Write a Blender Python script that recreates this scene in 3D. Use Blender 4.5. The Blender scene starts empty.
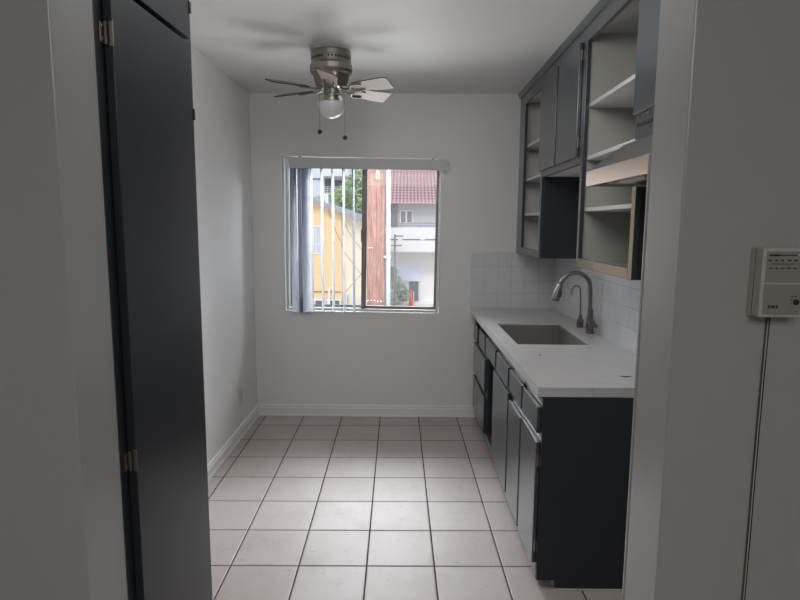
import bpy, bmesh, math, random
from mathutils import Vector, Matrix
random.seed(7)
PI = math.pi
SC = bpy.context.scene
COL = SC.collection

# ------------------------------------------------------------------ materials
def mat(name, col=(.5, .5, .5), rough=.5, metal=0., spec=.5, bump=0., bscale=60., coat=0., var=0., vscale=4., dist=.002):
    m = bpy.data.materials.new(name); m.use_nodes = True
    nt = m.node_tree; N = nt.nodes; L = nt.links
    b = N['Principled BSDF']
    b.inputs['Base Color'].default_value = (*col, 1)
    b.inputs['Roughness'].default_value = rough
    b.inputs['Metallic'].default_value = metal
    b.inputs['Specular IOR Level'].default_value = spec
    b.inputs['Coat Weight'].default_value = coat
    b.inputs['Coat Roughness'].default_value = .14
    tc = N.new('ShaderNodeTexCoord')
    if var > 0:
        n = N.new('ShaderNodeTexNoise'); n.inputs['Scale'].default_value = vscale; n.inputs['Detail'].default_value = 5
        L.new(tc.outputs['Object'], n.inputs['Vector'])
        mx = N.new('ShaderNodeMix'); mx.data_type = 'RGBA'
        mx.inputs[6].default_value = (*[max(0, c * (1 - var)) for c in col], 1)
        mx.inputs[7].default_value = (*[min(1, c * (1 + var)) for c in col], 1)
        L.new(n.outputs['Fac'], mx.inputs[0]); L.new(mx.outputs[2], b.inputs['Base Color'])
    if bump > 0:
        n2 = N.new('ShaderNodeTexNoise'); n2.inputs['Scale'].default_value = bscale; n2.inputs['Detail'].default_value = 3
        L.new(tc.outputs['Object'], n2.inputs['Vector'])
        bp = N.new('ShaderNodeBump'); bp.inputs['Strength'].default_value = bump; bp.inputs['Distance'].default_value = dist
        L.new(n2.outputs['Fac'], bp.inputs['Height']); L.new(bp.outputs['Normal'], b.inputs['Normal'])
    return m

class NT:
    """small node helper"""
    def __init__(s, m): s.nt = m.node_tree; s.N = s.nt.nodes; s.L = s.nt.links
    def math(s, op, a, b=None, c=None):
        n = s.N.new('ShaderNodeMath'); n.operation = op
        for i, v in enumerate((a, b, c)):
            if v is None: continue
            if isinstance(v, (int, float)): n.inputs[i].default_value = v
            else: s.L.new(v, n.inputs[i])
        return n.outputs[0]
    def mix(s, f, a, b):
        n = s.N.new('ShaderNodeMix'); n.data_type = 'RGBA'
        for i, v in ((0, f), (6, a), (7, b)):
            if isinstance(v, (int, float)): n.inputs[i].default_value = v
            elif isinstance(v, tuple): n.inputs[i].default_value = (*v, 1)
            else: s.L.new(v, n.inputs[i])
        return n.outputs[2]
    def noise(s, vec, scale, detail=4, rough=.5):
        n = s.N.new('ShaderNodeTexNoise'); n.inputs['Scale'].default_value = scale
        n.inputs['Detail'].default_value = detail; n.inputs['Roughness'].default_value = rough
        s.L.new(vec, n.inputs['Vector']); return n.outputs['Fac']
    def ss(s, v, a, b):
        n = s.N.new('ShaderNodeMapRange'); n.interpolation_type = 'SMOOTHSTEP'
        s.L.new(v, n.inputs[0]); n.inputs[1].default_value = a; n.inputs[2].default_value = b
        return n.outputs[0]

M = {}
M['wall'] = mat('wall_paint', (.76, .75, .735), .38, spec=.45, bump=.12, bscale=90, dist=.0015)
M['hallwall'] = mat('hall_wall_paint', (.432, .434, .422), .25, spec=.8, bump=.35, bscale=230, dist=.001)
M['ceiling'] = mat('ceiling_paint', (.80, .795, .785), .5, spec=.3, bump=.1, bscale=70)
M['base'] = mat('baseboard_white', (.80, .795, .79), .35, bump=.02)
M['navy'] = mat('dark_slate_cabinet_paint', (.032, .043, .052), .29, spec=.6, bump=.10, bscale=170, dist=.0006, var=.08, coat=.45)
M['pantry'] = mat('dark_pantry_paint', (.024, .029, .035), .33, spec=.5, bump=.22, bscale=150, dist=.0008, var=.1)
M['panel'] = mat('dark_slate_side_panel', (.022, .028, .036), .42, spec=.4, bump=.08, bscale=170, dist=.0006)
M['black'] = mat('black_hardware', (.012, .012, .014), .4)
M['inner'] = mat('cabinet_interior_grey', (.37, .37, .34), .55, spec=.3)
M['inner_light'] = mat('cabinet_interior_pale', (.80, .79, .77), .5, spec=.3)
M['shelf'] = mat('shelf_light_paint', (.62, .60, .59), .5)
M['toe'] = mat('toe_kick_unpainted', (.50, .45, .38), .7, var=.2, vscale=12)
M['brass'] = mat('brass_hinge', (.27, .23, .19), .38, metal=.9)
M['steel'] = mat('brushed_nickel', (.24, .225, .205), .33, metal=1., bump=.02, bscale=300, dist=.0003)
M['hood'] = mat('stainless_hood', (.90, .78, .69), .28, metal=1., bump=.05, bscale=30, dist=.0008)
M['hoodc'] = mat('hood_canopy_grey', (.075, .075, .07), .5, metal=.3)
M['sink'] = mat('sink_composite_grey', (.20, .195, .18), .42, metal=.0, bump=.05, bscale=400, dist=.0004)
M['plate'] = mat('white_plastic', (.62, .61, .59), .35)
M['inter'] = mat('intercom_plastic', (.52, .50, .45), .45)
M['interp'] = mat('intercom_face_grey', (.30, .285, .265), .5)
M['ink'] = mat('black_ink', (.02, .018, .022), .6)
M['led'] = mat('pale_indicator', (.7, .62, .6), .3)
M['brownwire'] = mat('brown_wire', (.09, .07, .055), .5)
M['palewire'] = mat('pale_wire', (.5, .47, .42), .5)
M['bronze'] = mat('antique_pewter', (.30, .285, .255), .36, metal=.9)
M['bladetop'] = mat('blade_dark_edge', (.035, .022, .02), .4)
M['bladeund'] = mat('blade_bleached_oak', (.50, .39, .345), .45, var=.12, vscale=14)
M['chain'] = mat('bead_chain', (.05, .05, .05), .4, metal=.6)
M['alu'] = mat('window_frame_aluminium', (.62, .64, .63), .4, metal=.2)
M['dark'] = mat('dark_bronze_sash', (.23, .21, .20), .45, metal=.1)
M['val'] = mat('valance_white_vinyl', (.52, .52, .54), .4)

def m_slat():
    m = bpy.data.materials.new('blind_slat_vinyl'); m.use_nodes = True
    t = NT(m); N, L = t.N, t.L
    b = N['Principled BSDF']; b.inputs['Base Color'].default_value = (.32, .35, .42, 1); b.inputs['Roughness'].default_value = .35
    tr = N.new('ShaderNodeBsdfTranslucent'); tr.inputs['Color'].default_value = (.30, .36, .50, 1)
    mx = N.new('ShaderNodeMixShader'); mx.inputs[0].default_value = .13
    L.new(b.outputs[0], mx.inputs[1]); L.new(tr.outputs[0], mx.inputs[2]); L.new(mx.outputs[0], N['Material Output'].inputs[0])
    return m
M['slat'] = m_slat()

def m_floor():
    m = bpy.data.materials.new('floor_ceramic_tile'); m.use_nodes = True
    t = NT(m); N, L = t.N, t.L; b = N['Principled BSDF']
    ta, ox, oy, S = -0.01365, -1.07195, 4.35207, .3125
    tc = N.new('ShaderNodeTexCoord'); sx = N.new('ShaderNodeSeparateXYZ'); L.new(tc.outputs['Object'], sx.inputs[0])
    X, Y = sx.outputs[0], sx.outputs[1]
    c, s = math.cos(ta), math.sin(ta)
    u = t.math('SUBTRACT', t.math('MULTIPLY', X, c), t.math('MULTIPLY', Y, s))
    v = t.math('ADD', t.math('MULTIPLY', X, s), t.math('MULTIPLY', Y, c))
    u = t.math('DIVIDE', t.math('SUBTRACT', u, ox), S); v = t.math('DIVIDE', t.math('SUBTRACT', v, oy), S)
    def edge(w):
        f = t.math('FRACT', w)
        return t.math('MINIMUM', f, t.math('SUBTRACT', 1., f))
    wob = t.math('MULTIPLY', t.math('SUBTRACT', t.noise(tc.outputs['Object'], 55, 2), .5), .006)
    e = t.math('ADD', t.math('MINIMUM', edge(u), edge(v)), wob)
    g = t.ss(e, .008, .0135)                       # 0 in grout, 1 on tile
    # per-tile tone
    cv = N.new('ShaderNodeCombineXYZ'); L.new(t.math('FLOOR', u), cv.inputs[0]); L.new(t.math('FLOOR', v), cv.inputs[1])
    wn = N.new('ShaderNodeTexWhiteNoise'); L.new(cv.outputs[0], wn.inputs[0])
    base = t.mix(wn.outputs['Value'], (.47, .405, .385), (.53, .475, .455))
    n1 = t.noise(tc.outputs['Object'], 3.3, 6, .65); n2 = t.noise(tc.outputs['Object'], 26, 5, .7)
    base = t.mix(t.math('MULTIPLY', t.ss(n1, .42, .72), .5), base, (.38, .32, .285))
    base = t.mix(t.math('MULTIPLY', t.ss(n2, .56, .76), .5), base, (.22, .19, .17))
    dk = t.mix(t.noise(tc.outputs['Object'], 9, 3), (.028, .018, .018), (.07, .052, .048))
    L.new(t.mix(g, dk, base), b.inputs['Base Color'])
    L.new(t.math('ADD', t.math('MULTIPLY', t.math('SUBTRACT', 1., g), .5), t.math('ADD', .40, t.math('MULTIPLY', n2, .12))), b.inputs['Roughness'])
    b.inputs['Specular IOR Level'].default_value = .5
    bp = N.new('ShaderNodeBump'); bp.inputs['Strength'].default_value = .5; bp.inputs['Distance'].default_value = .003
    hh = t.math('ADD', t.ss(e, .004, .03), t.math('MULTIPLY', n2, .12)); L.new(hh, bp.inputs['Height']); L.new(bp.outputs['Normal'], b.inputs['Normal'])
    return m
M['floor'] = m_floor()

def m_tile():
    m = bpy.data.materials.new('white_glazed_wall_tile'); m.use_nodes = True
    t = NT(m); N, L = t.N, t.L; b = N['Principled BSDF']
    tc = N.new('ShaderNodeTexCoord'); sx = N.new('ShaderNodeSeparateXYZ'); L.new(tc.outputs['Object'], sx.inputs[0])
    S = .1085
    h = t.math('ADD', sx.outputs[0], t.math('MULTIPLY', sx.outputs[1], 1.0))   # x on the back wall, y on the side wall
    u = t.math('DIVIDE', t.math('ADD', h, .012), S); v = t.math('DIVIDE', t.math('SUBTRACT', sx.outputs[2], 1.343), S)
    def edge(w):
        f = t.math('FRACT', w); return t.math('MINIMUM', f, t.math('SUBTRACT', 1., f))
    e = t.math('MINIMUM', edge(u), edge(v))
    g = t.ss(e, .006, .02)
    cv = N.new('ShaderNodeCombineXYZ'); L.new(t.math('FLOOR', u), cv.inputs[0]); L.new(t.math('FLOOR', v), cv.inputs[1])
    wn = N.new('ShaderNodeTexWhiteNoise'); L.new(cv.outputs[0], wn.inputs[0])
    L.new(t.mix(g, (.50, .50, .505), (.68, .685, .70)), b.inputs['Base Color'])
    L.new(t.math('ADD', .14, t.math('MULTIPLY', t.math('SUBTRACT', 1., g), .5)), b.inputs['Roughness'])
    bp = N.new('ShaderNodeBump'); bp.inputs['Strength'].default_value = .6; bp.inputs['Distance'].default_value = .002
    # every tile leans a little differently
    ln = t.math('MULTIPLY', t.math('SUBTRACT', wn.outputs['Value'], .5), t.math('MULTIPLY', t.math('FRACT', u), .7))
    L.new(t.math('ADD', t.math('ADD', t.ss(e, .0, .05), ln), t.math('MULTIPLY', t.noise(tc.outputs['Object'], 14, 2), .7)), bp.inputs['Height'])
    L.new(bp.outputs['Normal'], b.inputs['Normal'])
    return m
M['tile'] = m_tile()

def m_quartz():
    m = bpy.data.materials.new('quartz_worktop'); m.use_nodes = True
    t = NT(m); N, L = t.N, t.L; b = N['Principled BSDF']
    tc = N.new('ShaderNodeTexCoord'); O = tc.outputs['Object']
    mp = N.new('ShaderNodeMapping'); L.new(O, mp.inputs[0]); mp.inputs['Rotation'].default_value = (0, 0, .5); mp.inputs['Scale'].default_value = (3, 9, 3)
    n = t.noise(mp.outputs[0], 1.3, 8, .62)
    vein = t.math('SUBTRACT', 1., t.ss(t.math('ABSOLUTE', t.math('SUBTRACT', n, .5)), .0, .012))
    msk = t.ss(t.noise(O, 3.1, 3), .52, .66)
    sp = t.ss(t.noise(O, 160, 2), .55, .8)
    c = t.mix(t.math('MULTIPLY', t.math('MULTIPLY', vein, msk), .55), (.60, .585, .575), (.26, .24, .23))
    c = t.mix(t.math('MULTIPLY', sp, .18), c, (.36, .34, .33))
    L.new(c, b.inputs['Base Color']); b.inputs['Roughness'].default_value = .11
    return m
M['quartz'] = m_quartz()

def m_glass(name, specks):
    m = bpy.data.materials.new(name); m.use_nodes = True
    t = NT(m); N, L = t.N, t.L; N.remove(N['Principled BSDF'])
    tr = N.new('ShaderNodeBsdfTransparent'); tr.inputs[0].default_value = (.97, .98, .98, 1)
    gl = N.new('ShaderNodeBsdfGlossy'); gl.inputs['Roughness'].default_value = .02
    fr = N.new('ShaderNodeFresnel'); fr.inputs[0].default_value = 1.3
    mx = N.new('ShaderNodeMixShader'); L.new(fr.outputs[0], mx.inputs[0]); L.new(tr.outputs[0], mx.inputs[1]); L.new(gl.outputs[0], mx.inputs[2])
    out = mx.outputs[0]
    if specks:
        tc = N.new('ShaderNodeTexCoord')
        n = t.ss(t.noise(tc.outputs['Object'], 105, 2, .6), .60, .70)
        big = t.ss(t.noise(tc.outputs['Object'], 3, 3), .25, .7)
        f = t.math('ADD', .010, t.math('MULTIPLY', t.math('MULTIPLY', n, big), .05))
        d = N.new('ShaderNodeBsdfTranslucent'); d.inputs[0].default_value = (.9, .9, .92, 1)
        m2 = N.new('ShaderNodeMixShader'); L.new(f, m2.inputs[0]); L.new(out, m2.inputs[1]); L.new(d.outputs[0], m2.inputs[2]); out = m2.outputs[0]
    L.new(out, N['Material Output'].inputs[0])
    return m
M['glass'] = m_glass('clear_window_glass', False)
M['glassd'] = m_glass('dusty_window_glass', True)

def m_globe():
    m = mat('frosted_lamp_glass', (.60, .585, .59), .22, spec=.5)
    m.node_tree.nodes['Principled BSDF'].inputs['Subsurface Weight'].default_value = .0
    return m
M['globe'] = m_globe()

# outdoors
M['pole'] = mat('utility_pole_wood', (.40, .19, .125), .85)
def m_pole():
    m = M['pole']; t = NT(m); N, L = t.N, t.L; b = N['Principled BSDF']
    tc = N.new('ShaderNodeTexCoord'); mp = N.new('ShaderNodeMapping'); L.new(tc.outputs['Object'], mp.inputs[0]); mp.inputs['Scale'].default_value = (26, 26, 1.6)
    n = t.noise(mp.outputs[0], 1.6, 6, .7)
    c = t.mix(t.ss(n, .3, .72), (.11, .045, .032), (.34, .165, .12)); n2 = t.noise(mp.outputs[0], 5, 3)
    c = t.mix(t.math('MULTIPLY', t.ss(n2, .58, .75), .5), c, (.42, .30, .25))
    L.new(c, b.inputs['Base Color'])
    bp = N.new('ShaderNodeBump'); bp.inputs['Distance'].default_value = .02; L.new(n, bp.inputs['Height']); L.new(bp.outputs[0], b.inputs['Normal'])
m_pole()
M['conduit'] = mat('pale_blue_conduit', (.42, .48, .60), .5)
M['orange'] = mat('orange_stucco', (.86, .58, .32), .9, var=.10, vscale=1.5)
M['cream'] = mat('cream_stucco', (.86, .74, .54), .9, var=.08, vscale=2)
M['rooft'] = mat('grey_roof_edge', (.34, .35, .37), .8, var=.35, vscale=9)
M['white'] = mat('outdoor_white', (.80, .76, .74), .6)
M['curtain'] = mat('curtained_pane', (.55, .56, .58), .4)
M['pane'] = mat('far_window_pane', (.13, .14, .17), .35)
M['bwall'] = mat('pale_stucco', (.80, .75, .72), .9, var=.06, vscale=3)
M['bwall2'] = mat('grey_upper_wall', (.42, .415, .42), .9, var=.10, vscale=3)
M['house'] = mat('bluish_house_wall', (.66, .70, .78), .8)
M['shut'] = mat('louvre_grey', (.15, .15, .17), .7, var=.3, vscale=20)
M['garage'] = mat('garage_panel_blue_white', (.68, .72, .82), .6)
M['asphalt'] = mat('pale_concrete_ground', (.45, .44, .43), .9, var=.1)
M['cone'] = mat('orange_cone_plastic', (.9, .13, .06), .5)
M['post'] = mat('yellow_post', (.75, .6, .3), .6)
M['leaf'] = mat('tree_leaf', (.42, .52, .30), .7, var=.5, vscale=6)
M['leaf2'] = mat('bush_leaf', (.28, .33, .23), .7, var=.5, vscale=6)
M['bark'] = mat('bark', (.2, .15, .1), .9)
M['upole'] = mat('far_pole_grey', (.22, .21, .21), .8)
M['cable'] = mat('black_cable', (.05, .045, .04), .6)
def m_redroof():
    m = mat('red_clay_roof_tile', (.5, .16, .15), .8); t = NT(m); N, L = t.N, t.L; b = N['Principled BSDF']
    tc = N.new('ShaderNodeTexCoord'); sx = N.new('ShaderNodeSeparateXYZ'); L.new(tc.outputs['Object'], sx.inputs[0])
    a = t.math('SINE', t.math('MULTIPLY', sx.outputs[0], 2 * PI / .17)); r = t.math('SINE', t.math('MULTIPLY', sx.outputs[2], 2 * PI / .145))
    f = t.ss(t.math('ADD', a, r), -.9, .8)
    L.new(t.mix(f, (.36, .15, .15), (.70, .46, .45)), b.inputs['Base Color'])
    return m
M['redroof'] = m_redroof()

# ------------------------------------------------------------------ mesh helpers
LOC = {}
def obj(name, bm, m, parent=None, bevel=0., smooth=False, sub=0):
    bmesh.ops.recalc_face_normals(bm, faces=bm.faces)
    me = bpy.data.meshes.new(name)
    root = parent
    off = Vector((0, 0, 0))
    while root is not None:
        off += root.location; root = root.parent
    if parent is None:                              # origin at the base centre of the mesh
        xs = [v.co for v in bm.verts]
        off = Vector(((min(v.x for v in xs) + max(v.x for v in xs)) / 2, (min(v.y for v in xs) + max(v.y for v in xs)) / 2, min(v.z for v in xs)))
        if name in KEEP0: off = Vector((0, 0, 0))
    elif m in (M['tile'],): off = Vector((0, 0, 0))
    bmesh.ops.translate(bm, verts=bm.verts, vec=-off)
    bm.to_mesh(me); bm.free()
    if smooth:
        for p in me.polygons: p.use_smooth = True
    o = bpy.data.objects.new(name, me); COL.objects.link(o)
    if parent is None: o.location = off
    else: o.parent = parent
    ms = m if isinstance(m, (list, tuple)) else [m]
    for q in ms: me.materials.append(q)
    if bevel > 0:
        md = o.modifiers.new('bevel', 'BEVEL'); md.width = bevel; md.segments = 2; md.limit_method = 'ANGLE'; md.angle_limit = math.radians(40)
        if smooth is False:
            pass
    return o
KEEP0 = {'floor', 'wall_tiling'}
def thing(name, label, cat, loc=(0, 0, 0), group=None):
    o = bpy.data.objects.new(name, None); COL.objects.link(o); o.location = loc; o.empty_display_size = .05
    o['label'] = label; o['category'] = cat
    if group: o['group'] = group
    return o
def tag(o, label, cat, group=None):
    o['label'] = label; o['category'] = cat
    if group: o['group'] = group
    return o
def struct(o): o['kind'] = 'structure'; return o

def box(bm, x0, x1, y0, y1, z0, z1, mi=0):
    vs = [bm.verts.new((x, y, z)) for z in (z0, z1) for x, y in ((x0, y0), (x1, y0), (x1, y1), (x0, y1))]
    fs = [(0, 3, 2, 1), (4, 5, 6, 7), (0, 1, 5, 4), (1, 2, 6, 5), (2, 3, 7, 6), (3, 0, 4, 7)]
    for f in fs:
        q = bm.faces.new([vs[i] for i in f]); q.material_index = mi
    return vs
def bx(*a): bm = bmesh.new(); box(bm, *a); return bm
def bxs(lst):
    bm = bmesh.new()
    for a in lst: box(bm, *a)
    return bm
def prism(pts, ax, a, b):
    """polygon pts in the plane perpendicular to axis ax ('x','y','z'), from a to b"""
    bm = bmesh.new()
    def P(p, t): return {'x': (t, p[0], p[1]), 'y': (p[0], t, p[1]), 'z': (p[0], p[1], t)}[ax]
    A = [bm.verts.new(P(p, a)) for p in pts]; B = [bm.verts.new(P(p, b)) for p in pts]
    bm.faces.new(A); bm.faces.new(B[::-1]); n = len(pts)
    for i in range(n): bm.faces.new((A[i], A[(i + 1) % n], B[(i + 1) % n], B[i]))
    return bm
def lathe(prof, cx, cy, seg=40, mod=None, bm=None):
    bm = bm or bmesh.new(); rings = []
    for r, z in prof:
        if r < 1e-5: rings.append([bm.verts.new((cx, cy, z))]); continue
        ring = []
        for k in range(seg):
            a = 2 * PI * k / seg; rr = r * (mod(a, z) if mod else 1)
            ring.append(bm.verts.new((cx + rr * math.cos(a), cy + rr * math.sin(a), z)))
        rings.append(ring)
    for A, B in zip(rings, rings[1:]):
        for k in range(seg):
            k2 = (k + 1) % seg
            if len(A) == 1 and len(B) == 1: continue
            if len(A) == 1: bm.faces.new((A[0], B[k2], B[k]))
            elif len(B) == 1: bm.faces.new((A[k], A[k2], B[0]))
            else: bm.faces.new((A[k], A[k2], B[k2], B[k]))
    if len(rings[0]) > 1: bm.faces.new(rings[0])
    if len(rings[-1]) > 1: bm.faces.new(rings[-1][::-1])
    return bm
def tube(pts, r, seg=12, bm=None, cap=True):
    bm = bm or bmesh.new(); pts = [Vector(p) for p in pts]; n = len(pts)
    rs = r if isinstance(r, (list, tuple)) else [r] * n
    rings = []; up = None
    for i, p in enumerate(pts):
        t = (pts[min(i + 1, n - 1)] - pts[max(i - 1, 0)]).normalized()
        if up is None:
            up = Vector((0, 0, 1)) if abs(t.z) < .9 else Vector((0, 1, 0))
        s = t.cross(up).normalized(); up = s.cross(t).normalized()
        rings.append([bm.verts.new(p + (s * math.cos(2 * PI * k / seg) + up * math.sin(2 * PI * k / seg)) * rs[i]) for k in range(seg)])
    for A, B in zip(rings, rings[1:]):
        for k in range(seg): bm.faces.new((A[k], A[(k + 1) % seg], B[(k + 1) % seg], B[k]))
    if cap: bm.faces.new(rings[0]); bm.faces.new(rings[-1][::-1])
    return bm
def smooth_path(pts, n=6):
    P = [Vector(p) for p in pts]; out = []
    for i in range(len(P) - 1):
        a, b, c, d = P[max(i - 1, 0)], P[i], P[i + 1], P[min(i + 2, len(P) - 1)]
        for k in range(n):
            t = k / n
            out.append(.5 * ((2 * b) + (c - a) * t + (2 * a - 5 * b + 4 * c - d) * t * t + (3 * b - a - 3 * c + d) * t ** 3))
    return out + [P[-1]]
def xf(bm, mtx): bmesh.ops.transform(bm, matrix=mtx, verts=bm.verts); return bm
def about(p, mtx): return Matrix.Translation(p) @ mtx @ Matrix.Translation(-Vector(p))

# ------------------------------------------------------------------ measured frame
D, HC, XL, XR = 4.58, 2.555, -1.206, 1.20
Y0, Y1 = 1.0, 1.141            # partition between the hall and the kitchen
JL, JR = -.5905, .4705         # opening in it
HX, HY = 2.3, -2.4             # hall extents
UX = .875                      # face of the wall cabinets
LX = .575                      # face frame of the base cabinets
CT = .900                      # worktop height

# ------------------------------------------------------------------ room shell
struct(obj('floor', bx(-HX, HX, HY, D + .14, -.1, 0), M['floor']))
struct(obj('ceiling', bx(-HX, HX, HY, D + .14, HC, HC + .1), M['ceiling']))
struct(obj('wall_left', bx(XL - .12, XL, Y1, D, 0, HC), M['wall']))
struct(obj('wall_right', bx(XR, XR + .12, Y1, D, 0, HC), M['wall']))
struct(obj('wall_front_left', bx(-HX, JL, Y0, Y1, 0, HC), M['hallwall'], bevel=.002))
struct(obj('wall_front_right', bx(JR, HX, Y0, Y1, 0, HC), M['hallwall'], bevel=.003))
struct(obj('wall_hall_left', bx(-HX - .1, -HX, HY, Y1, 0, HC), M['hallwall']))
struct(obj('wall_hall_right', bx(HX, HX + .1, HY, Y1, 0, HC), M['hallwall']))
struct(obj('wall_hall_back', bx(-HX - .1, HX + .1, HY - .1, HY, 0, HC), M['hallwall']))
# back wall with the window hole (the window hangs a little out of level)
TL, TR, BR, BL = (-.962, 2.087), (.2745, 2.070), (.2735, .851), (-.957, .866)
def wall_back():
    bm = bmesh.new(); out = [(-HX, HC), (HX, HC), (HX, 0), (-HX, 0)]; inn = [TL, TR, BR, BL]
    R = {}
    for y in (D, D + .14):
        R[y] = ([bm.verts.new((x, y, z)) for x, z in out], [bm.verts.new((x, y, z)) for x, z in inn])
        o, i = R[y]
        for k in range(4): bm.faces.new((o[k], o[(k + 1) % 4], i[(k + 1) % 4], i[k]))
    for k in range(4):
        k2 = (k + 1) % 4
        for j in (0, 1): bm.faces.new((R[D][j][k], R[D][j][k2], R[D + .14][j][k2], R[D + .14][j][k]))
    return bm
struct(obj('wall_back', wall_back(), M['wall']))

def bb_profile(h=.094):
    return [(0, 0), (.018, 0), (.018, .008), (.013, .014), (.013, h - .034), (.016, h - .030), (.010, h - .022), (.010, h - .016), (.013, h - .010), (.006, h), (0, h)]
struct(obj('baseboard_back', prism([(D - a, z) for a, z in bb_profile()], 'x', XL, LX + .0), M['base']))
struct(obj('baseboard_left', prism([(XL + a, z) for a, z in bb_profile()], 'y', 1.657, D - .005), M['base']))
# corner bead on the kitchen side of the right partition edge
struct(obj('trim_1', bx(JR - .0015, JR + .012, Y1 + .0005, Y1 + .009, 0, 1.70), M['hallwall'], bevel=.002))

# wall tiles behind the worktop
bm = bmesh.new(); box(bm, .522, XR - .0005, D - .010, D - .0005, CT, 1.343); box(bm, XR - .010, XR - .0005, 1.30, D - .0005, CT, 1.62)
tag(obj('wall_tiling', bm, M['tile'], bevel=.001), 'white square glazed wall tiles around the worktop corner', 'wall tiles')

# ------------------------------------------------------------------ window
W = bpy.data.objects.new('window_1', None); COL.objects.link(W); W['kind'] = 'structure'
cx, cz = -.3430, 1.4685; W.location = (cx, D, cz)
TH = .0128
RW = about((cx, D, cz), Matrix.Rotation(TH, 4, 'Y'))
hw, hh = .6150, .6085
X0, X1, Z0, Z1 = cx - hw, cx + hw, cz - hh, cz + hh
def wpart(name, lst, m, bev=.0015):
    bm = xf(bxs(lst), RW); return obj(name, bm, m, W, bevel=bev)
def framel(x0, x1, z0, z1, y0, y1, l, r, b, t):
    return [(x0, x0 + l, y0, y1, z0, z1), (x1 - r, x1, y0, y1, z0, z1), (x0 + l, x1 - r, y0, y1, z0, z0 + b), (x0 + l, x1 - r, y0, y1, z1 - t, z1)]
WO = .045
wpart('window_frame', framel(X0, X1, Z0, Z1, D + .050, D + .120, .022, .016, .018, .02), M['alu'])
wpart('sill_board', [(X0, X1, D - .004, D + .050, Z0 - .004, Z0 + .004)], M['base'])
wpart('reveal_lining', [(X0 - .002, X0 + .003, D, D + .05, Z0 + .004, Z1), (X1 - .003, X1 + .002, D, D + .05, Z0 + .004, Z1), (X0 + .003, X1 - .003, D, D + .05, Z1 - .003, Z1 + .002)], M['base'])
wpart('left_sash', framel(X0 + .026, -.318, Z0 + .022, Z1 - .02, D + .090, D + .110, .014, .014, .018, .018), M['alu'])
wpart('sash_gasket', framel(X0 + .040, -.332, Z0 + .040, Z1 - .038, D + .087, D + .097, .006, .012, .006, .006), M['dark'])
wpart('left_pane', [(X0 + .040, -.332, D + .099, D + .102, Z0 + .04, Z1 - .038)], M['glass'], 0)
wpart('right_sash', framel(-.350, X1 - .012, Z0 + .022, Z1 - .02, D + .057, D + .080, .040, .022, .024, .02), M['dark'])
wpart('right_pane', [(-.310, X1 - .034, D + .067, D + .070, Z0 + .046, Z1 - .04)], M['glassd'], 0)
wpart('sash_latch', [(-.356, -.338, D + .043, D + .059, 1.42, 1.52)], M['dark'])

# vertical blind
VB = thing('vertical_blind', 'white vertical blind with grey valance, slats pulled to the left of the window', 'blind', (-.287, 4.50, 1.97))
RV = about((-.287, 4.50, 2.02), Matrix.Rotation(.0115, 4, 'Y'))
bm = xf(bxs([(-.893, .319, 4.486, 4.492, 1.976, 2.059), (-.893, .319, 4.492, D, 2.050, 2.057), (-.893, -.888, 4.492, 4.56, 1.976, 2.05), (.314, .319, 4.492, 4.56, 1.976, 2.05)]), RV)
obj('valance', bm, M['val'], VB, bevel=.0015)
obj('head_rail', xf(bx(-.885, .31, 4.505, 4.545, 2.012, 2.045), RV), M['alu'], VB)
for xx in (-.81, .206):
    obj('valance_clip', xf(bx(xx - .006, xx + .006, 4.484, 4.52, 2.0595, 2.066), RV), M['black'], VB)
def slat(x, ang, w=.089, z0=.872, z1=2.0, curve=.006, dx=0):
    """strip of width w around (x,4.525); ang turns the near edge to the left"""
    bm = bmesh.new(); n = 6; A = []; B = []
    for k in range(n + 1):
        s = (k / n - .5) * w; c = curve * (1 - (2 * k / n - 1) ** 2)
        px = x - math.sin(ang) * s + math.cos(ang) * c; py = 4.525 - math.cos(ang) * s - math.sin(ang) * c
        A.append(bm.verts.new((px + dx, py, z0))); B.append(bm.verts.new((px, py, z1)))
    for k in range(n): bm.faces.new((A[k], A[k + 1], B[k + 1], B[k]))
    bmesh.ops.solidify(bm, geom=bm.faces, thickness=.0012)
    o = obj('slat', bm, M['slat'], VB, smooth=True); return o
for x, a in ((-.731, .09), (-.648, .105), (-.564, .115), (-.480, .13), (-.403, .14)): slat(x, a)
for x, a, w in ((-.868, .50, .080), (-.846, .16, .075), (-.828, .08, .07), (-.814, .05, .07), (-.803, .03, .07), (-.776, .62, .082)): slat(x, a, w, .870)

# ------------------------------------------------------------------ pantry cabinet (left foreground)
P = thing('pantry_cabinet', 'tall dark slate pantry cabinet with its doors ajar beside the doorway', 'cabinet', (-.9, 1.35, 0))
PX = -.592
obj('carcass', bxs([(XL, PX - .02, Y1, Y1 + .018, 0, HC), (XL, PX - .02, 1.637, 1.655, 0, HC), (XL, XL + .01, Y1, 1.62, 0, HC), (XL, PX - .02, Y1, 1.62, .06, .08),
     (XL, PX - .02, Y1, 1.62, 2.015, 2.035)]), M['panel'], P)
obj('face_frame', bxs([(PX - .02, PX, Y1 + .0005, Y1 + .045, 0, HC), (PX - .02, PX, 1.535, 1.655, 0, HC), (PX - .02, PX, Y1 + .045, 1.545, 0, .08), (PX - .02, PX, Y1 + .045, 1.555, 2.0, 2.05), (PX - .02, PX, Y1 + .045, 1.545, HC - .06, HC)]), M['pantry'], P, bevel=.002)
for z in (.45, .85, 1.25, 1.65): obj('shelf', bx(XL + .01, PX - .03, Y1 + .018, 1.602, z, z + .018), M['inner'], P)
HP = (PX + .001, 1.177, 0)
def pdoor(z0, z1, ang, w=.383):
    bm = bx(PX + .001, PX + .019, 1.177, 1.177 + w, z0, z1)
    xf(bm, about(HP, Matrix.Rotation(-ang, 4, 'Z')))
    return obj('door', bm, M['pantry'], P, bevel=.0012)
AD = math.radians(1.8)
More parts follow.
